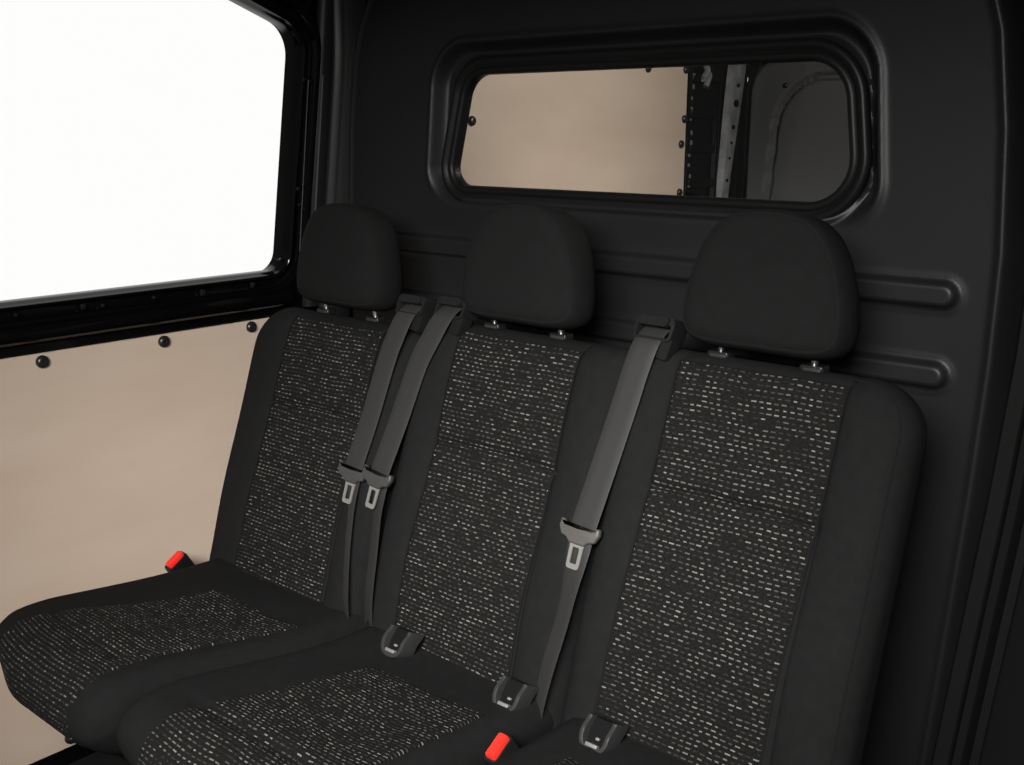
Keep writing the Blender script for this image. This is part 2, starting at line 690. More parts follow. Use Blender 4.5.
# clips and rivet heads on the stamped window frame
for i, (y, z, s) in enumerate([(-0.068, 1.500, 0.006), (-0.052, 1.496, 0.005), (-0.070, 1.270, 0.006), (-0.064, 1.235, 0.004), (-0.052, 1.225, 0.004),
                               (-0.18, 1.066, 0.007), (-0.305, 1.063, 0.008), (-0.42, 1.066, 0.004), (-0.53, 1.063, 0.004), (-0.57, 1.066, 0.007), (-0.70, 1.066, 0.004)]):
    mb = MB()
    x = wall_x(z) - 0.007
    mb.box((x + 0.004, y, z), (0.008, s * 1.3, s * 1.6), 0.0012)
    mb.box((x + 0.009, y + s * 0.1, z + s * 0.2), (0.004, s * 0.7, s * 0.8), 0.0008)
    mb.obj('frame_clip', M_SATIN, wl)
# highlights on the pillar put in as two thin lighter tubes
M_HILITE = simple('painted_highlight', (0.07, 0.07, 0.07), 0.25, 0.6)
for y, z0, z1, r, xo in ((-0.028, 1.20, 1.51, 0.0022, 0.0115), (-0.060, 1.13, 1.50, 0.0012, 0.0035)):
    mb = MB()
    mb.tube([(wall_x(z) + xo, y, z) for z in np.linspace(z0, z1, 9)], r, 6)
    mb.obj('pillar_highlight', M_HILITE, wl)

# grey moulding in the corner between the bulkhead and the side
mb = MB()
rs = []
for z in np.linspace(FLOOR_Z, 1.80, 40):
    xe = -0.735 + 0.150 * (z - 1.25) - 0.03 * sst(1.5, 1.8, z)
    prof = [(-0.035, 0.040), (-0.034, -0.002), (-0.027, -0.012), (-0.018, -0.014), (-0.012, -0.010), (-0.008, -0.004), (-0.004, -0.003),
            (0.002, -0.009), (0.010, -0.012), (0.016, -0.010), (0.020, -0.002), (0.021, 0.040)]
    rs.append([(xe + a, b, z) for a, b in prof])
mb.rings(rs)
tag(mb.obj('trim_1', M_TRIM), 'dark grey ribbed corner moulding along the left bulkhead edge', 'trim', kind='structure')

# curved black reveal between the window frame and the corner moulding
mb = MB()
rs = []
for z in np.linspace(1.0, 1.80, 30):
    x0 = wall_x(z)
    rs.append([(x0 - 0.010, -0.040, z), (x0 + 0.004, -0.036, z), (x0 + 0.012, -0.026, z), (x0 + 0.016, -0.012, z), (x0 + 0.020, 0.004, z), (x0 + 0.03, 0.02, z), (x0 - 0.01, 0.02, z)])
mb.rings(rs)
tag(mb.obj('trim_2', M_SATIN), 'curved black pillar reveal beside the side window', 'trim', kind='structure')


def dome_screw(mw, r, parent, name='screw'):
    prof = [(1.0, 0.0), (1.0, 0.25), (0.93, 0.45), (0.75, 0.62), (0.5, 0.72), (0.3, 0.70), (0.22, 0.55), (0.0, 0.52)]
    rs = [[(mw @ Vector((r * a * math.cos(2 * math.pi * k / 20), r * a * math.sin(2 * math.pi * k / 20), r * h))) for k in range(20)] for a, h in prof[:-1]]
    return MB().rings(rs).obj(name, M_SCREW, parent, 50)


def x_facing(x, y, z):
    return Matrix(((0, 0, 1, x), (1, 0, 0, y), (0, 1, 0, z), (0, 0, 0, 1)))


def y_facing(x, y, z):   # local z -> -Y
    return Matrix(((1, 0, 0, x), (0, 0, -1, y), (0, 1, 0, z), (0, 0, 0, 1)))


lp = thing('side_lining_panel', 'pale wooden side lining panel under the white window, left of the seats', 'panel', None, (WX, -1.0, 0.175))
out = round_poly([(-2.1, 0.175), (-0.055, 0.175), (-0.055, 0.988), (-2.1, 0.988)], [0.02, 0.03, 0.06, 0.02], 8)
ring_loft(out, [(-0.001, -0.004), (0, -0.003), (0, 0.003), (-0.0015, 0.0045)], lambda a, b, h: (WX + h, a, b), 'wooden_board', M_WOOD, lp)
for y, z in ((-0.660, 0.9725), (-0.405, 0.9735), (-0.190, 0.9745), (-0.93, 0.972), (-0.680, 0.196), (-1.2, 0.972)):
    dome_screw(x_facing(WX + 0.0045, y, z), 0.0125, lp)
rehome(lp)

# ------------------------------------------------------------------ floor, ceiling, right door pillar
mb = MB()
mb.box((0.0, 0.0, FLOOR_Z - 0.03), (1.72, 4.5, 0.06))
for k in range(12):
    mb.box((0.0, -2.1 + 0.17 * k, FLOOR_Z + 0.0008), (1.64, 0.02, 0.0016))
tag(mb.obj('floor', M_FLOOR), 'black van floor under the seats', 'floor', kind='structure')
mb = MB()
mb.box((0.0, 0.0, 1.87), (1.50, 4.5, 0.05), 0.01)
tag(mb.obj('ceiling', M_SATIN), 'dark van roof lining', 'ceiling', kind='structure')

# right side: stepped door pillar beside the bulkhead, closed body side behind it
mb = MB()


def pillar_x(z):
    return float(np.interp(z, [0.13, 0.44, 0.88, 1.1, 1.25, 1.5, 1.65, 1.83], [-0.070, -0.040, 0.0, 0.016, 0.020, 0.0, -0.04, -0.12]))


steps = [(0.672, 0.055), (0.686, 0.050), (0.692, 0.030), (0.697, -0.012), (0.701, -0.018), (0.721, -0.019), (0.7235, -0.016), (0.7245, -0.002), (0.7265, -0.002), (0.728, -0.018),
         (0.740, -0.020), (0.743, -0.014), (0.746, 0.010), (0.760, 0.010), (0.764, -0.016), (0.770, -0.022), (0.840, -0.030), (0.856, -0.026), (0.86, 0.06)]
rs = []
for z in np.linspace(FLOOR_Z, 1.83, 40):
    rs.append([(a + pillar_x(z), b, z) for a, b in steps])
mb.rings(rs)
tag(mb.obj('trim_3', M_SATIN), 'stepped black door pillar trim at the right edge', 'trim', kind='structure')
mb = MB()
mb.box((0.835, 1.15, 0.98), (0.03, 2.2, 1.72))
tag(mb.obj('wall_right', M_MATT), 'black body side of the load bay on the right', 'wall', kind='structure')

# ------------------------------------------------------------------ load bay seen through the bulkhead window
CX = -0.800
mb = MB()
mb.box((CX - 0.030, 1.00, 0.98), (0.012, 1.94, 1.72))
mb.box((CX - 0.110, 1.98, 0.98), (0.012, 0.22, 1.72))
mb.box((0.0, 2.115, 0.98), (1.80, 0.012, 1.72))  # rear sheet added behind the door to block world light leaking in
tag(mb.obj('wall_side', M_MATT), 'black steel load bay side behind the lining', 'wall', kind='structure')

cp = thing('load_bay_panel', 'pale wooden lining panel seen through the bulkhead window', 'panel', None, (CX, 0.8, 0.2))
out = round_poly([(0.06, 0.2), (1.528, 0.2), (1.528, 1.602), (0.06, 1.602)], [0.02, 0.03, 0.035, 0.02], 8)
ring_loft(out, [(-0.001, -0.004), (0, -0.003), (0, 0.003), (-0.0015, 0.0045)], lambda a, b, h: (CX + h, a, b), 'wooden_board', M_WOOD, cp)
for y, z in ((0.502, 1.418), (1.296, 1.580), (1.512, 1.585), (1.514, 1.430), (1.500, 1.350), (1.500, 1.195), (0.50, 1.20), (0.9, 1.585), (0.5, 1.585)):
    dome_screw(x_facing(CX + 0.0045, y, z), 0.013, cp)
rehome(cp)

# inner rear pillar: black pressing with punched pockets, a folded bare-metal strip and a door seal
pm = MB()
pm.box((CX - 0.020, 1.655, 0.98), (0.010, 0.235, 1.72))
for y in (1.560, 1.742):
    rs = []
    for z in np.linspace(0.2, 1.80, 6):
        rs.append([(CX - 0.018, y - 0.014, z), (CX - 0.002, y - 0.008, z), (CX + 0.002, y, z), (CX - 0.002, y + 0.008, z), (CX - 0.018, y + 0.014, z)])
    pm.rings(rs)
for k in range(12):
    z = 0.30 + k * 0.115
    pm.box((CX - 0.010, 1.651, z), (0.018, 0.160, 0.030), 0.004)
pil = pm.obj('trim_4', M_PILLAR)
tag(pil, 'black punched rear pillar of the load bay beside the wooden panel', 'pillar', kind='structure')
M_SEALER = simple('grey_seam_sealer', (0.10, 0.10, 0.10), 0.4, 0.5)
random.seed(3)
for k in range(15):
    z = 1.10 + k * 0.036 + random.uniform(-0.006, 0.006)
    sm = MB()
    sm.box((CX + 0.003, 1.562 + random.uniform(-0.006, 0.006), z), (0.004, random.uniform(0.006, 0.014), random.uniform(0.005, 0.016)), 0.001)
    sm.obj('seam_sealer', M_SEALER, pil)
pm2 = MB()
pm2.tube(catmull([(CX + 0.004, 1.63, 1.61), (CX + 0.006, 1.645, 1.585), (CX + 0.005, 1.622, 1.56), (CX + 0.004, 1.66, 1.575), (CX + 0.004, 1.64, 1.535)], 6, False), 0.011, 8)
pm2.obj('sealer_smear', simple('pale_seam_sealer', (0.16, 0.16, 0.16), 0.4, 0.5), pil)

sm = MB()
zs = np.linspace(0.2, 1.78, 40)
rs = []
for z in zs:
    yo = 1.852 + 0.003 * math.sin(z * 4) + 0.14 * max(-0.5, z - 1.6)
    w = 0.026 + 0.016 * sst(1.15, 1.6, z)
    rs.append([(CX - 0.014, yo - w, z), (CX + 0.010, yo - w + 0.005, z), (CX + 0.012, yo + w - 0.006, z), (CX + 0.008, yo + w, z), (CX - 0.014, yo + w, z)])
sm.rings(rs)
strip = sm.obj('trim_5', M_ZINC)
tag(strip, 'pale bare metal strip with holes on the load bay rear pillar', 'trim', kind='structure')
for z, s in ((1.545, 0.007), (1.485, 0.013), (1.405, 0.008), (1.352, 0.005), (1.30, 0.005), (1.225, 0.006), (1.16, 0.005)):
    yo = 1.852 + 0.003 * math.sin(z * 4) + 0.14 * max(-0.5, z - 1.6)
    hm = MB()
    hm.rings([[(CX + 0.0105 + h, yo + s * 1.3 * math.cos(2 * math.pi * k / 14), z + s * math.sin(2 * math.pi * k / 14)) for k in range(14)] for h in (0, 0.0022)])
    hm.obj('punched_hole', M_MATT, strip)
mb = MB()
mb.box((CX - 0.040, 1.893, 0.98), (0.060, 0.02, 1.72))
seal = [(-0.862, 2.0, z) for z in np.linspace(0.25, 1.53, 20)] + [(-0.852, 2.0, 1.585), (-0.82, 2.0, 1.632), (-0.76, 2.0, 1.655), (-0.6, 2.0, 1.662), (-0.3, 2.0, 1.665)]
mb.tube(seal, 0.012, 8)
mb.tube([(p[0] + 0.016, p[1] + 0.012, p[2] - 0.01) for p in seal], 0.008, 8)
tag(mb.obj('trim_6', M_RUBBER), 'black rubber seal around the rear door', 'trim', kind='structure')

d1 = thing('door_1', 'charcoal rear door with stamped panel outline, right part of the bulkhead window', 'door')
d1['kind'] = 'structure'


def rear_door():
    xs = np.arange(-0.88, 0.88, 0.008)
    zs = np.arange(0.16, 1.84, 0.010)
    X, Z = np.meshgrid(xs, zs)
    Y = np.full_like(X, 2.02)
    d = rbox(X / (1 - 0.10 * (Z - 1.3)), Z - 1.0, 0.745, 0.58, 0.17)
    Y += 0.004 * (1 - nsst(-0.020, 0.0, d))
    Y += 0.030 * np.exp(-((d + 0.004) / 0.011) ** 4)
    e = rbox(X, Z - 0.9, 0.835, 0.735, 0.10)
    Y += 0.06 * nsst(-0.005, 0.02, e)
    nz_, nx = X.shape
    fs = [(j * nx + i, j * nx + i + 1, (j + 1) * nx + i + 1, (j + 1) * nx + i) for j in range(nz_ - 1) for i in range(nx - 1)]
    o = make('door_lining', np.stack([X, Y, Z], -1).reshape(-1, 3).tolist(), fs, M_DOOR, d1, 60)
    md = o.modifiers.new('thickness', 'SOLIDIFY')
    md.thickness = 0.01
    md.offset = -1 if o.data.polygons[0].normal.y < 0 else 1
    return o


rear_door()
dome_screw(y_facing(-0.700, 2.018, 1.548), 0.009, d1, 'door_screw')

# ------------------------------------------------------------------ seats
VY, VZ = 0.3075, 0.9515
BY, BZ = -0.41, 0.565


def bk(x0, u, v, w):
    return (x0 + u, BY + v * VY - w * VZ, BZ + v * VZ + w * VY)


class Back:
    def __init__(s, x0, L, R, top, rtl, rtr, tuck):
        s.x0, s.L, s.R, s.top, s.rtl, s.rtr, s.tuck = x0, L, R, top, rtl, rtr, tuck
        s.bot = -0.12
        s.r, s.T = 0.045, 0.098

    def d(s, u, v):
        """distance inward from the outline"""
        left = u < (s.R - s.L) / 2
        up = v > (s.top + s.bot) / 2
        rc = (s.rtl if left else s.rtr) if up else 0.03
        du = (u + s.L) if left else (s.R - u)
        dv = (s.top - v) if up else (v - s.bot)
        if du < rc and dv < rc:
            return rc - math.hypot(rc - du, rc - dv)
        return min(du, dv)

    def F(s, u, v, groove=True):
        a = abs(u)
        f = 0.010 * sst(0.115, 0.165, a) + 0.010 * math.exp(-((v - 0.13) / 0.11) ** 2) * (1 - 0.5 * sst(0.1, 0.2, a))
        f -= 0.006 * sst(0.40, s.top, v)
        f += 0.002 * math.sin(17 * v + 3 * u + 9 * s.x0) * (1 - sst(0.1, 0.2, a))
        f -= 0.0105 * math.exp(-((v - s.tuck - 0.006 * math.cos(u * 14)) / 0.009) ** 2) * (1 - sst(0.120, 0.140, a))
        if groove:
            f -= 0.004 * math.exp(-((a - 0.130) / 0.004) ** 2)
        d = s.d(u, v)
        if d < s.r:
            k = s.r - d
            f += -s.r + math.sqrt(max(0.0, s.r * s.r - k * k))
        return f

    def pt(s, u, v, off=0.0):
        e = 0.002
        wu = (s.F(u + e, v, False) - s.F(u - e, v, False)) / (2 * e)
        wv = (s.F(u, v + e, False) - s.F(u, v - e, False)) / (2 * e)
        n = Vector((-wu, -wv, 1)).normalized()
        return bk(s.x0, u + n.x * off, v + n.y * off, s.F(u, v, False) + n.z * off)

    def body(s):
        nc = 14

        def nodes(lo, hi, rl, rh, step, extra=()):
            a = [lo + rl * (1 - math.cos(math.pi / 2 * k / nc)) for k in range(nc + 1)]
            b = [hi - rh * (1 - math.cos(math.pi / 2 * k / nc)) for k in range(nc + 1)][::-1]
            m = int((b[0] - a[-1]) / step)
            mid = [a[-1] + (b[0] - a[-1]) * k / m for k in range(1, m)]
            return sorted(a + mid + b + [e for e in extra])

        rc = max(s.rtl, s.rtr, s.r)
        us = nodes(-s.L, s.R, rc, rc, 0.012, [q * (0.130 + o) for q in (-1, 1) for o in (-0.004, -0.002, 0, 0.002, 0.004)])
        vs = nodes(s.bot, s.top, rc, rc, 0.012, [s.tuck + o for o in (-0.01, -0.006, -0.003, 0, 0.003, 0.006, 0.010, 0.014)])
        nu, nv = len(us), len(vs)
        front, back = [], []
        for v in vs:
            for u in us:
                # pull corner squares on to quarter discs
                left = u < (s.R - s.L) / 2
                up = v > (s.top + s.bot) / 2
                rr = (s.rtl if left else s.rtr) if up else 0.03
                cu = -s.L + rr if left else s.R - rr
                cv = s.top - rr if up else s.bot + rr
                a = ((cu - u) if left else (u - cu)) / rr
                b = ((v - cv) if up else (cv - v)) / rr
                uu, vv = u, v
                if a > 0 and b > 0:
                    a2, b2 = a * math.sqrt(1 - b * b / 2), b * math.sqrt(1 - a * a / 2)
                    uu = cu + (-a2 if left else a2) * rr
                    vv = cv + (b2 if up else -b2) * rr
                front.append(bk(s.x0, uu, vv, s.F(uu, vv)))
                d = max(0.0, s.d(uu, vv))
                k = max(0.0, s.r - d)
                wb = -s.T + s.r - math.sqrt(max(0.0, s.r * s.r - k * k))
                back.append(bk(s.x0, uu, vv, wb))
        n = nu * nv
        fs = []
        for j in range(nv - 1):
            for i in range(nu - 1):
                a = j * nu + i
                fs.append((a, a + 1, a + nu + 1, a + nu))
                fs.append((n + a, n + a + nu, n + a + nu + 1, n + a + 1))
        ring = [i for i in range(nu)] + [j * nu + nu - 1 for j in range(1, nv)] + [(nv - 1) * nu + i for i in range(nu - 2, -1, -1)] + [j * nu for j in range(nv - 2, 0, -1)]
        for k in range(len(ring)):
            a, b = ring[k], ring[(k + 1) % len(ring)]
            fs.append((a, b, n + b, n + a))
        return front + back, fs


def grid_patch(fn, us, vs, th, name, mat, parent, uvf):
    """a thin quilted panel lying on a surface: fn(u, v, off) gives points, its rim tucks under"""
    nu, nv = len(us), len(vs)
    V, UVs = [], []
    for j, v in enumerate(vs):
        for i, u in enumerate(us):
            rim = min(i, nu - 1 - i, j, nv - 1 - j)
            off = (-0.003, th * 0.6, th)[min(rim, 2)]
            V.append(fn(u, v, off))
            UVs.append(uvf(u, v))
    F = [(j * nu + i, j * nu + i + 1, (j + 1) * nu + i + 1, (j + 1) * nu + i) for j in range(nv - 1) for i in range(nu - 1)]
    return make(name, V, F, mat, parent, 60, UVs)


def rim_nodes(a, b, step):
    n = max(4, int((b - a) / step))
    return [a, a + 0.0015, a + 0.004] + [a + 0.004 + (b - a - 0.008) * k / n for k in range(1, n)] + [b - 0.004, b - 0.0015, b]


# ---- cushion: a closed side profile swept across the seat
CK = 0.12


def cushion_profile():
    """(y, z) anticlockwise seen from +x ... starts at the back, over the top, down the front, back underneath"""
    pts = [(-0.300, 0.500), (-0.33, 0.530), (-0.37, 0.546), (-0.42, 0.549), (-0.50, 0.552), (-0.58, 0.558), (-0.66, 0.567), (-0.74, 0.577), (-0.80, 0.584),
           (-0.844, 0.586), (-0.872, 0.579), (-0.895, 0.563), (-0.909, 0.538), (-0.910, 0.510), (-0.890, 0.484), (-0.856, 0.459),
           (-0.810, 0.440), (-0.74, 0.424), (-0.60, 0.405), (-0.42, 0.405), (-0.33, 0.410), (-0.298, 0.44)]
    return catmull(pts, 4, True)


PROF = cushion_profile()
_n = len(PROF)
_area = sum(PROF[i][0] * PROF[(i + 1) % _n][1] - PROF[(i + 1) % _n][0] * PROF[i][1] for i in range(_n))


def prof_normals():
    out = []
    for i in range(_n):
        a, b = PROF[i - 1], PROF[(i + 1) % _n]
        t = Vector((b[0] - a[0], b[1] - a[1])).normalized()
        nn = Vector((t.y, -t.x))
        if _area < 0:
            nn = -nn
        out.append(nn)
    return out


PNOR = prof_normals()
ARC = [0.0]
for i in range(1, _n):
    ARC.append(ARC[-1] + math.dist(PROF[i - 1], PROF[i]))


def prof_at(s):
    s = max(0.0, min(s, ARC[-1] - 1e-6))
    i = int(np.searchsorted(ARC, s, side='right')) - 1
    i = min(i, _n - 2)
    t = (s - ARC[i]) / (ARC[i + 1] - ARC[i])
    p = Vector(PROF[i]).lerp(Vector(PROF[i + 1]), t)
    n = PNOR[i].lerp(PNOR[i + 1], t).normalized()
    return p, n


def arc_of_y(y):
    for i in range(_n - 1):
        if PROF[i][0] >= y >= PROF[i + 1][0]:
            return ARC[i]
    return 0


S_BACK, S_CREASE = arc_of_y(-0.528), arc_of_y(-0.802)
S_END = ARC[int(np.argmin([abs(p[0] + 0.86) + (10 if p[1] > 0.45 else 0) for p in PROF]))]


class Cushion:
    def __init__(s, x0, x1, pl, pr, cut=0.0, fl=0.0, fr=0.0):
        """x range; pattern left/right edges at the back and at the front: ((back, front), (back, front))"""
        s.x0, s.x1, s.pl, s.pr = x0, x1, pl, pr
        s.r = 0.042
        s.cut, s.fl, s.fr = cut, fl, fr

    def lift(s, x, sa):
        """height of the padding above the profile"""
        c, h = (s.x0 + s.x1) / 2, (s.x1 - s.x0) / 2
        a = (x - c) / h
        g = 0.006 * sst(0.45, 0.8, abs(a)) * (1 - sst(S_CREASE - 0.05, S_CREASE + 0.05, sa))
        on = (1 - sst(0.50, 0.62, abs(a)))
        g -= 0.009 * math.exp(-((sa - S_CREASE) / 0.010) ** 2) * on
        g += 0.0025 * math.sin(sa * 26 + x * 9) * on * (1 - sst(S_CREASE, S_CREASE + 0.1, sa))
        dd = min(x - s.x0, s.x1 - x)
        r = s.r + 0.016 * sst(S_CREASE, S_CREASE + 0.16, sa)
        if dd < r:
            k = r - dd
            g -= r - math.sqrt(max(0.0, r ** 2 - k * k))
        return g

    def pt(s, x, sa, off=0.0):
        p, n = prof_at(sa)
        q = p + n * (s.lift(x, sa) + off)
        # the front corner is cut back in plan
        cut = s.cut * (1 - sst(0.0, 0.20, x - s.x0)) * (0.22 * sst(S_CREASE - 0.05, S_CREASE + 0.10, sa) + 0.78 * sst(S_CREASE + 0.10, S_CREASE + 0.22, sa)) * (1 - sst(S_END + 0.05, S_END + 0.30, sa))
        t = (x - s.x0) / (s.x1 - s.x0)
        wf = sst(S_BACK - 0.05, S_CREASE + 0.02, sa) * (1 - sst(S_END + 0.05, S_END + 0.30, sa))
        return (x + wf * (s.fl * (1 - t) + s.fr * t), q.x + cut, q.y)

    def body(s, parent):
        nc = 12
        xs = [s.x0 + s.r * (1 - math.cos(math.pi / 2 * k / nc)) for k in range(nc + 1)]
        xr = [s.x1 - s.r * (1 - math.cos(math.pi / 2 * k / nc)) for k in range(nc + 1)][::-1]
        m = 24
        xs = xs + [xs[-1] + (xr[0] - xs[-1]) * k / m for k in range(1, m)] + xr
        rs = [[s.pt(x, ARC[i]) for i in range(_n)] for x in xs]
        return MB().rings(rs).obj('seat_cushion', M_FAB, parent, 60)

    def insert(s, parent):
        ns = 70
        ss = rim_nodes(S_BACK, S_END, (S_END - S_BACK) / ns)
        ts = rim_nodes(0.0, 0.26, 0.010)

        def edge(sa):
            t = min(1.0, (sa - S_BACK) / (S_CREASE + 0.06 - S_BACK))
            l = s.pl[0] + (s.pl[1] - s.pl[0]) * t
            r = s.pr[0] + (s.pr[1] - s.pr[0]) * t
            return l, r

        def fn(t, sa, off):
            l, r = edge(sa)
            return s.pt(l + (r - l) * t / 0.26, sa, off)

        def uvf(t, sa):
            l, r = edge(sa)
            return ((l + (r - l) * t / 0.26), sa)

        return grid_patch(fn, ts, ss, 0.0035, 'patterned_cushion_panel', M_DASH, parent, uvf)

    def seams(s, parent):
        mb = MB()
        for x in (s.x0 + 0.030, s.x1 - 0.030):
            mb.tube([s.pt(x, sa, 0.0004) for sa in np.linspace(arc_of_y(-0.44), S_END - 0.02, 50)], 0.0011, 5)
        # short seam across the front of the plain sides
        return mb.obj('cushion_seam', M_SEAM, parent)


def headrest(seat, B, xc, zb, sc, label=None):
    """padded headrest: flat front panel with a seam and a wrapped side band"""
    half = [(0.0, 0.0), (0.060, -0.001), (0.100, 0.002), (0.121, 0.014), (0.129, 0.036), (0.1285, 0.066), (0.121, 0.105), (0.105, 0.148), (0.082, 0.179), (0.050, 0.197), (0.0, 0.203)]
    pts = half + [(-u, v) for u, v in half[-2:0:-1]]
    out = catmull(pts, 5, True)
    tilt = math.radians(12)

    def mp(a, b, h):
        # h forward of the post plane
        bow = 0.010 * (1 - (a / 0.13) ** 2)
        y = -0.200 - h * math.cos(tilt) + b * math.sin(tilt) * 0.55 - (bow if h > 0 else -bow * 0.4)
        z = zb + b * sc + h * math.sin(tilt)
        return (xc + a * sc, y, z)

    prof = [(-0.030, -0.040, 0.05), (-0.030, -0.040, 0.5), (-0.026, -0.040, 0.85), (-0.022, -0.038), (-0.014, -0.034), (-0.006, -0.026), (-0.001, -0.013), (0.001, 0.002),
            (0.0, 0.016), (-0.002, 0.028), (-0.006, 0.0365), (-0.0085, 0.0392), (-0.010, 0.0390), (-0.0115, 0.0402), (-0.015, 0.0428), (-0.015, 0.0450, 0.92), (-0.015, 0.0468, 0.80),
            (-0.015, 0.0482, 0.6), (-0.015, 0.0490, 0.35), (-0.015, 0.0492, 0.05)]
    h = ring_loft(out, prof, mp, 'headrest', M_HEAD, seat, 70)
    mb = MB()
    mb.tube([mp(p[0], p[1], 0.0392) for p in offset(out, -0.010)], 0.0008, 5, closed=True)
    mb.obj('headrest_seam', M_SEAM, h)
    for dx in (-0.0735, 0.0735):
        pb = MB()
        pb.tube([(xc + dx, -0.193, zb - 0.075), (xc + dx, -0.197, zb - 0.02), (xc + dx, -0.200, zb + 0.02)], 0.0055, 12)
        pb.obj('headrest_post', M_CHROME, h)
    for dx in (-0.0735, 0.0735):
        gb = MB()
        z0 = BZ + B.top * VZ - 0.013
        o = round_poly([(-0.018, -0.012), (0.018, -0.012), (0.018, 0.012), (-0.018, 0.012)], 0.004, 5)
        zt = BZ + B.top * VZ - B.T / 2 * VY + 0.002
        gb.rings([[(xc + dx + p[0] * k, -0.198 + p[1] * k, z) for p in o] for k, z in ((0.9, zt - 0.03), (1.0, zt - 0.004), (1.0, zt + 0.003), (0.92, zt + 0.006), (0.3, zt + 0.006))])
        g = gb.obj('post_guide', M_SATIN, seat)
        lb = MB()
        lb.box((xc + dx + 0.003, -0.2115, zt + 0.001), (0.027, 0.005, 0.006), 0.0015)
        lb.obj('guide_release', M_TRIM, g)
    return h


def isofix(seat, x, z):
    """plastic funnel with a steel bar, set in the gap between cushion and backrest"""
    t = math.radians(28)
    up = Vector((0, math.sin(t), math.cos(t)))
    outv = Vector((0, -math.cos(t), math.sin(t)))
    c = Vector((x, -0.465, z))

    def mp(a, b, h):
        q = c + Vector((a, 0, 0)) + up * b + outv * h
        return tuple(q)

    # open-topped U
    path = [(-0.021, 0.026), (-0.0215, 0.008), (-0.020, -0.008), (-0.013, -0.017), (0.0, -0.0195), (0.013, -0.017), (0.020, -0.008), (0.0215, 0.008), (0.021, 0.026)]
    path = catmull(path, 5, False)
    mb = MB()
    rs = []
    for i, p in enumerate(path):
        a = Vector(path[max(i - 1, 0)])
        b = Vector(path[min(i + 1, len(path) - 1)])
        tn = (b - a).normalized()
        nn = Vector((tn.y, -tn.x))
        sec = [(0.0040, -0.026), (0.0040, 0.004), (0.003, 0.0070), (0.0, 0.0080), (-0.003, 0.0070), (-0.0040, 0.004), (-0.0040, -0.026)]
        rs.append([mp(p[0] + nn.x * s_[0], p[1] + nn.y * s_[0], s_[1] - 0.010 * sst(0.002, 0.026, p[1])) for s_ in sec])
    mb.rings(rs)
    fun = mb.obj('isofix_guide', M_TRIM, seat, 50)
    pk = MB()
    pk.add([mp(-0.018, 0.024, -0.012), mp(0.018, 0.024, -0.012), mp(0.018, -0.014, -0.004), (mp(-0.018, -0.014, -0.004)),
            mp(-0.018, 0.026, -0.02), mp(0.018, 0.026, -0.02), mp(0.018, -0.014, -0.02), (mp(-0.018, -0.014, -0.02))],
           [(0, 1, 2, 3), (4, 7, 6, 5), (0, 4, 5, 1), (1, 5, 6, 2), (2, 6, 7, 3), (3, 7, 4, 0)])
    pk.obj('guide_pocket', M_MATT, fun)
    br = MB()
    rot = Matrix((Vector((1, 0, 0)), up, outv)).transposed().to_4x4()
    br.box(mp(0.0, -0.0125, 0.004), (0.020, 0.0055, 0.009), 0.001, rot)
    br.box(mp(0.004, -0.002, 0.000), (0.006, 0.004, 0.006), 0.001, rot)
    br.obj('anchor_bar', M_LATCH, fun)


def build_seat(label, x0, L, R, top, rtl, rtr, tuck, cush, head, iso, sh=0.0, outer=False):
    seat = thing('van_seat', label, 'seat', 'row of three van seats', (x0, -0.5, FLOOR_Z))
    B = Back(x0, L, R, top, rtl, rtr, tuck)
    v, f = B.body()
    body = make('backrest', v, f, M_FAB, seat, 60)
    us = rim_nodes(-0.129, 0.129, 0.010)
    vs = rim_nodes(-0.03, top - 0.017, 0.006)

    def shear(w):
        return sh * max(0.0, 1 - w / 0.4)

    grid_patch(lambda u, w, off: B.pt(u + shear(w), w, off), us, vs, 0.0025, 'patterned_backrest_panel', M_DASH, seat, lambda u, w: (u + x0 * 3.3, w + x0))
    # bolster seam running down both sides and over the top
    if outer:
        mb = MB()
        ins = 0.016
        pth = [(R - ins, k) for k in np.linspace(0.0, top - rtr, 24)]
        for k in range(1, 13):
            a = math.pi / 2 * k / 12
            rr = rtr - ins * 0.6
            pth.append((R - ins - rr + rr * math.cos(a), top - rtr + (rtr - ins * 0.5) * math.sin(a)))
        pth += [(u, top - ins * 0.5) for u in np.linspace(R - ins - rr - 0.01, 0.125, 6)]
        mb.tube([B.pt(u, w, 0.0004) for u, w in pth], 0.0014, 5)
        mb.obj('backrest_seam', M_SEAM, body)
    for q in (-1, 1):
        mb = MB()
        mb.tube([B.pt(q * 0.1305 + shear(k), k, 0.0006) for k in np.linspace(-0.03, top - 0.018, 60)], 0.0016, 5)
        mb.obj('panel_piping', M_SEAM, body)
    C = Cushion(*cush)
    cb = C.body(seat)
    C.insert(seat)
    headrest(seat, B, *head)
    for x, z in iso:
        isofix(seat, x, z)
    # steel legs and rails under the cushion
    cx = (cush[0] + cush[1]) / 2
    for sx in (-0.15, 0.15):
        lg = MB()
        lg.rings([[(cx + sx + a * k, -0.62 + b * k2 + dy, z) for a, b in ((-0.02, -0.03), (0.02, -0.03), (0.02, 0.03), (-0.02, 0.03))]
                  for k, k2, dy, z in ((1.3, 1.8, 0.0, FLOOR_Z), (1.3, 1.8, 0.0, FLOOR_Z + 0.008), (0.8, 1.0, 0.0, FLOOR_Z + 0.02), (0.8, 1.2, 0.03, 0.36), (1.0, 2.5, 0.03, 0.407))])
        lg.obj('leg', M_MATT, seat)
    fr = MB()
    fr.box((cx, -0.60, 0.398), (0.36, 0.40, 0.022), 0.006)
    fr.obj('seat_frame', M_MATT, seat)
    rehome(seat)
    return B, C


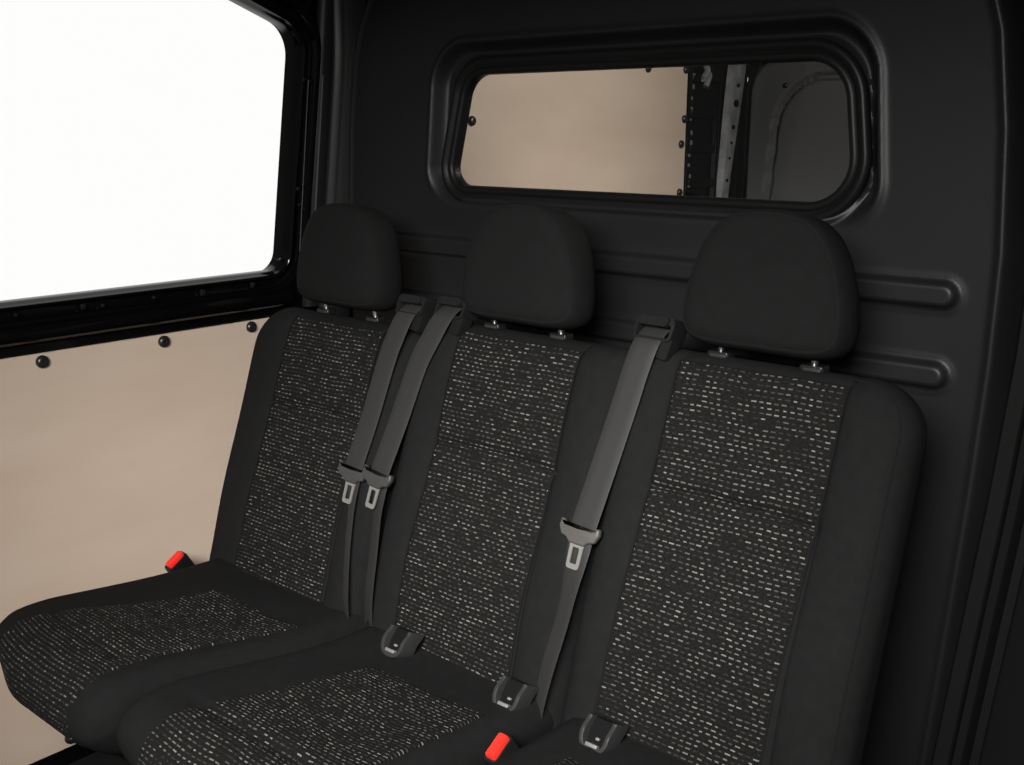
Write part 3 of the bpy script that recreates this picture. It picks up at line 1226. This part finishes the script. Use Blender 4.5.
S1, C1 = build_seat('black van seat next to the pale wooden side panel, leftmost of the row', -0.449, 0.246, 0.2225, 0.514, 0.085, 0.035, 0.320,
                    (-0.668, -0.214, (-0.500, -0.585), (-0.255, -0.285), 0.105, 0.0, -0.032), (-0.471, 1.059, 0.97), [], -0.006)
S2, C2 = build_seat('black van seat in the middle of the row, between two seat belts', 0.006, 0.2225, 0.2225, 0.539, 0.030, 0.030, 0.325,
                    (-0.206, 0.223, (-0.063, -0.100), (0.178, 0.190), 0.045, -0.036, 0.0), (-0.015, 1.079, 0.98), [(-0.073, 0.570), (0.176, 0.566)], -0.004)
S3, C3 = build_seat('black van seat with large rounded outer shoulder, rightmost of the row', 0.4445, 0.2155, 0.226, 0.551, 0.030, 0.075, 0.340,
                    (0.249, 0.680, (0.335, 0.310), (0.590, 0.605)), (0.432, 1.091, 0.975), [(0.341, 0.565), (0.590, 0.565)], -0.012, True)


# ------------------------------------------------------------------ seat belts
def back_plane(x, z, off):
    """point lifted off the shared front plane of the backrests"""
    v = (z - BZ - off * VY) / VZ
    return Vector((x, BY + v * VY - off * VZ, BZ + v * VZ + off * VY))


def ribbon(path, w, th, name, parent, twist=None):
    """path: list of 3-D points; a woven strap lying across +x"""
    P = [Vector(p) for p in catmull(path, 8, False)]
    V, UV = [], []
    L = 0
    for i, p in enumerate(P):
        t = (P[min(i + 1, len(P) - 1)] - P[max(i - 1, 0)]).normalized()
        if i:
            L += (p - P[i - 1]).length
        k = i / (len(P) - 1)
        ax = Vector((1, 0, 0))
        if twist:
            a = twist(k)
            ax = Vector((math.cos(a), -math.sin(a) * VZ, math.sin(a) * VY))
        ax = (ax - t * ax.dot(t)).normalized()
        n = t.cross(ax).normalized()
        if n.y > 0:
            n = -n
        for a, b in ((-0.5, 0), (-0.46, 0.5), (-0.2, 0.62), (0.2, 0.62), (0.46, 0.5), (0.5, 0), (0.46, -0.5), (-0.46, -0.5)):
            V.append(tuple(p + ax * (a * w) + n * (b * th)))
            UV.append((a * w, L))
    m = len(P)
    F = []
    for i in range(m - 1):
        for k in range(8):
            l = (k + 1) % 8
            F.append((i * 8 + k, i * 8 + l, (i + 1) * 8 + l, (i + 1) * 8 + k))
    F.append(tuple(range(8)))
    F.append(tuple((m - 1) * 8 + k for k in range(8)))
    return make(name, V, F, M_WEB, parent, 50, UV)


def tongue(parent, c, ang, mat, scale=1.0):
    """plastic grip with the steel latch plate below it; ang turns it in the backrest plane"""
    e1 = Vector((1, 0, 0))
    e2 = Vector((0, VY, VZ))
    e3 = Vector((0, -VZ, VY))
    ca, sa = math.cos(ang), math.sin(ang)
    A = e1 * ca + e2 * sa
    Bv = e2 * ca - e1 * sa

    def mp(a, b, h):
        return tuple(Vector(c) + A * (a * scale) + Bv * (b * scale) + e3 * h)

    out = [(-0.036, 0.016), (-0.037, 0.004), (-0.031, -0.008), (-0.020, -0.011), (-0.0135, -0.017), (0.0135, -0.017), (0.020, -0.011), (0.031, -0.008), (0.037, 0.004),
           (0.036, 0.014), (0.031, 0.015), (0.0265, 0.010), (0.0, 0.009), (-0.0265, 0.010), (-0.031, 0.015)]
    out = round_poly(out, 0.004, 4)
    g = ring_loft(out, [(-0.002, -0.005), (0, -0.003), (0, 0.004), (-0.0012, 0.0058), (-0.003, 0.0064)], mp, 'tongue_grip', mat, parent, 50)
    # one shallow moulded bar on the grip
    pb = MB()
    o = round_poly([(-0.008, -0.003), (0.008, -0.003), (0.007, -0.0005), (-0.007, -0.0005)], 0.001, 2)
    pb.rings([[mp(p[0], p[1], h) for p in o] for h in (0.006, 0.0070)])
    pb.obj('grip_bar', mat, g)
    o1 = round_poly([(-0.0115, -0.055), (0.0115, -0.055), (0.0125, -0.019), (0.019, -0.012), (-0.019, -0.012), (-0.0125, -0.019)], [0.005, 0.005, 0.004, 0.001, 0.001, 0.004], 5)
    hole = round_poly([(-0.0062, -0.047), (0.0062, -0.047), (0.0062, -0.022), (-0.0062, -0.022)], 0.002, 8)
    n = len(o1)
    # resample the hole to the count of the outline, matched by angle
    cx, cy = 0.0, -0.0345

    def ray_in(poly, th):
        best = None
        d = (math.cos(th), math.sin(th))
        for i in range(len(poly)):
            x1, y1 = poly[i][0] - cx, poly[i][1] - cy
            x2, y2 = poly[(i + 1) % len(poly)][0] - cx, poly[(i + 1) % len(poly)][1] - cy
            den = d[0] * (y2 - y1) - d[1] * (x2 - x1)
            if abs(den) < 1e-12:
                continue
            t = (x1 * (y2 - y1) - y1 * (x2 - x1)) / den
            u = (x1 * d[1] - y1 * d[0]) / den
            if t > 0 and -1e-6 <= u <= 1 + 1e-6 and (best is None or t > best):
                best = t
        return (cx + d[0] * best, cy + d[1] * best)

    ths = [2 * math.pi * k / 72 for k in range(72)]
    po = [ray_in(o1, t) for t in ths]
    ph = [ray_in(hole, t) for t in ths]
    hs = 0.0011
    rings = [[mp(p[0], p[1], h) for p in q] for q, h in ((ph, -hs), (po, -hs), (po, hs), (ph, hs), (ph, -hs))]
    MB().rings(rings, False, False).obj('latch_plate', M_LATCH, g, 40)


def belt_guide(parent, x, z, lean):
    """black plastic belt outlet on top of the backrest: hooded slot, side cheeks and a base"""
    def mp(a, b, h):
        q = back_plane(x + a + lean * b, z + b * VZ, 0.0) + Vector((0, -VZ * h + b * 0.0, VY * h))
        return tuple(q)

    # looped frame around the slot
    fr = round_poly([(-0.034, -0.018), (0.034, -0.018), (0.036, 0.020), (-0.036, 0.020)], [0.006, 0.008, 0.012, 0.012], 6)
    inn = round_poly([(-0.027, -0.012), (0.027, -0.012), (0.028, 0.007), (-0.028, 0.007)], [0.004, 0.004, 0.004, 0.004], 6)
    prof = [(fr, -0.030), (fr, 0.004), (scaled(fr, 0.97), 0.008), (scaled(inn, 1.06), 0.0085), (inn, 0.005), (inn, -0.024)]
    g = MB().rings([[mp(p[0], p[1], h) for p in q] for q, h in prof], True, True).obj('belt_outlet', M_SATIN, parent, 40)
    # hood lip
    hd = MB()
    o = round_poly([(-0.024, 0.004), (0.024, 0.004), (0.028, 0.019), (-0.028, 0.019)], [0.004, 0.004, 0.006, 0.006], 5)
    hd.rings([[mp(p[0], p[1], h) for p in q] for q, h in ((o, 0.002), (o, 0.012), (scaled(o, 0.93), 0.0145))])
    hd.obj('outlet_hood', M_SATIN, g)
    ck = MB()
    o = round_poly([(0.010, -0.042), (0.033, -0.046), (0.036, -0.012), (0.012, -0.014)], 0.003, 4)
    ck.rings([[mp(p[0], p[1], h) for p in q] for q, h in ((o, -0.02), (o, 0.003), (scaled(o, 0.94), 0.005))])
    ck.obj('outlet_cheek', M_SATIN, g)


def seat_belt(label, path, low, guide, tong, mat):
    r = thing('seat_belt', label, 'seat belt', 'seat belts hanging over the backrests', tuple(back_plane(path[0][0], path[0][1], 0.0)))
    ribbon([back_plane(*p) for p in path], 0.0465, 0.0016, 'webbing', r)
    ribbon([back_plane(*p) for p in low], 0.0450, 0.0016, 'lower_webbing', r, lambda k: 0.42 * sst(0.0, 0.35, k))
    belt_guide(r, *guide)
    tongue(r, back_plane(*tong[0]), tong[1], mat)
    rehome(r)


seat_belt('seat belt with dark grip hanging along the right edge of the leftmost seat',
          [(-0.250, 1.090, -0.010), (-0.253, 1.072, 0.010), (-0.262, 1.03, 0.016), (-0.270, 0.985, 0.017), (-0.281, 0.885, 0.018), (-0.297, 0.783, 0.020)],
          [(-0.295, 0.792, 0.016), (-0.285, 0.75, 0.0175), (-0.272, 0.66, 0.016), (-0.256, 0.575, 0.010), (-0.250, 0.50, -0.012)],
          (-0.248, 1.088, 0.10), ((-0.290, 0.792, 0.021), -0.03), M_TONGUE_D)
seat_belt('seat belt with dark grip hanging along the left edge of the middle seat',
          [(-0.154, 1.100, -0.010), (-0.160, 1.080, 0.010), (-0.174, 1.04, 0.016), (-0.190, 0.995, 0.017), (-0.207, 0.898, 0.018), (-0.228, 0.788, 0.021)],
          [(-0.225, 0.795, 0.016), (-0.215, 0.75, 0.0175), (-0.205, 0.68, 0.016), (-0.195, 0.59, 0.012), (-0.190, 0.50, -0.012)],
          (-0.150, 1.094, 0.14), ((-0.221, 0.799, 0.026), -0.08), M_TONGUE_D)
seat_belt('seat belt with pale grey grip between the middle and rightmost seats',
          [(0.264, 1.108, -0.010), (0.262, 1.090, 0.010), (0.257, 1.05, 0.016), (0.251, 1.00, 0.017), (0.239, 0.915, 0.018), (0.221, 0.792, 0.020)],
          [(0.222, 0.800, 0.016), (0.222, 0.75, 0.0175), (0.218, 0.68, 0.017), (0.208, 0.60, 0.016), (0.198, 0.53, 0.006), (0.19, 0.47, -0.02)],
          (0.268, 1.108, 0.08), ((0.222, 0.807, 0.021), -0.03), M_TONGUE_L)


# ------------------------------------------------------------------ buckles
def buckle(label, c, axis, lng):
    r = thing('seat_belt_buckle', label, 'buckle', 'red button belt buckles', tuple(c))
    ax = Vector(axis).normalized()
    lg = Vector(lng)
    lg = (lg - ax * lg.dot(ax)).normalized()
    tv = ax.cross(lg)
    C0 = Vector(c)

    def mp(a, b, h):
        return tuple(C0 + lg * a + tv * b + ax * h)

    o = round_poly([(-0.024, -0.0125), (0.024, -0.0125), (0.024, 0.0125), (-0.024, 0.0125)], 0.006, 5)
    ring_loft(o, [(-0.004, -0.085), (-0.002, -0.080), (0, -0.060), (0.0005, -0.004), (-0.001, 0.000), (-0.003, 0.001)], mp, 'buckle_housing', M_SATIN, r, 40)
    o2 = round_poly([(-0.0195, -0.010), (0.0195, -0.010), (0.0195, 0.0075), (-0.0195, 0.0075)], 0.0035, 4)
    ring_loft(o2, [(0, -0.004), (0, 0.006), (-0.0015, 0.0085), (-0.004, 0.0088)], mp, 'release_button', M_RED, r, 40)
    st = MB()
    st.tube([mp(0, 0, -0.083), mp(0.0, 0, -0.12), mp(0.01, 0, -0.16)], 0.008, 8)
    st.obj('buckle_stalk', M_MATT, r)
    rehome(r)


buckle('red button buckle standing between the leftmost cushion and the wooden panel', (-0.737, -0.462, 0.533), (0.10, -0.50, 0.80), (0, 0.8, 0.6))
buckle('red button buckle in the gap between the middle and rightmost cushions', (0.236, -0.556, 0.548), (-0.05, -0.50, 0.80), (0.0, 0.8, 0.6))
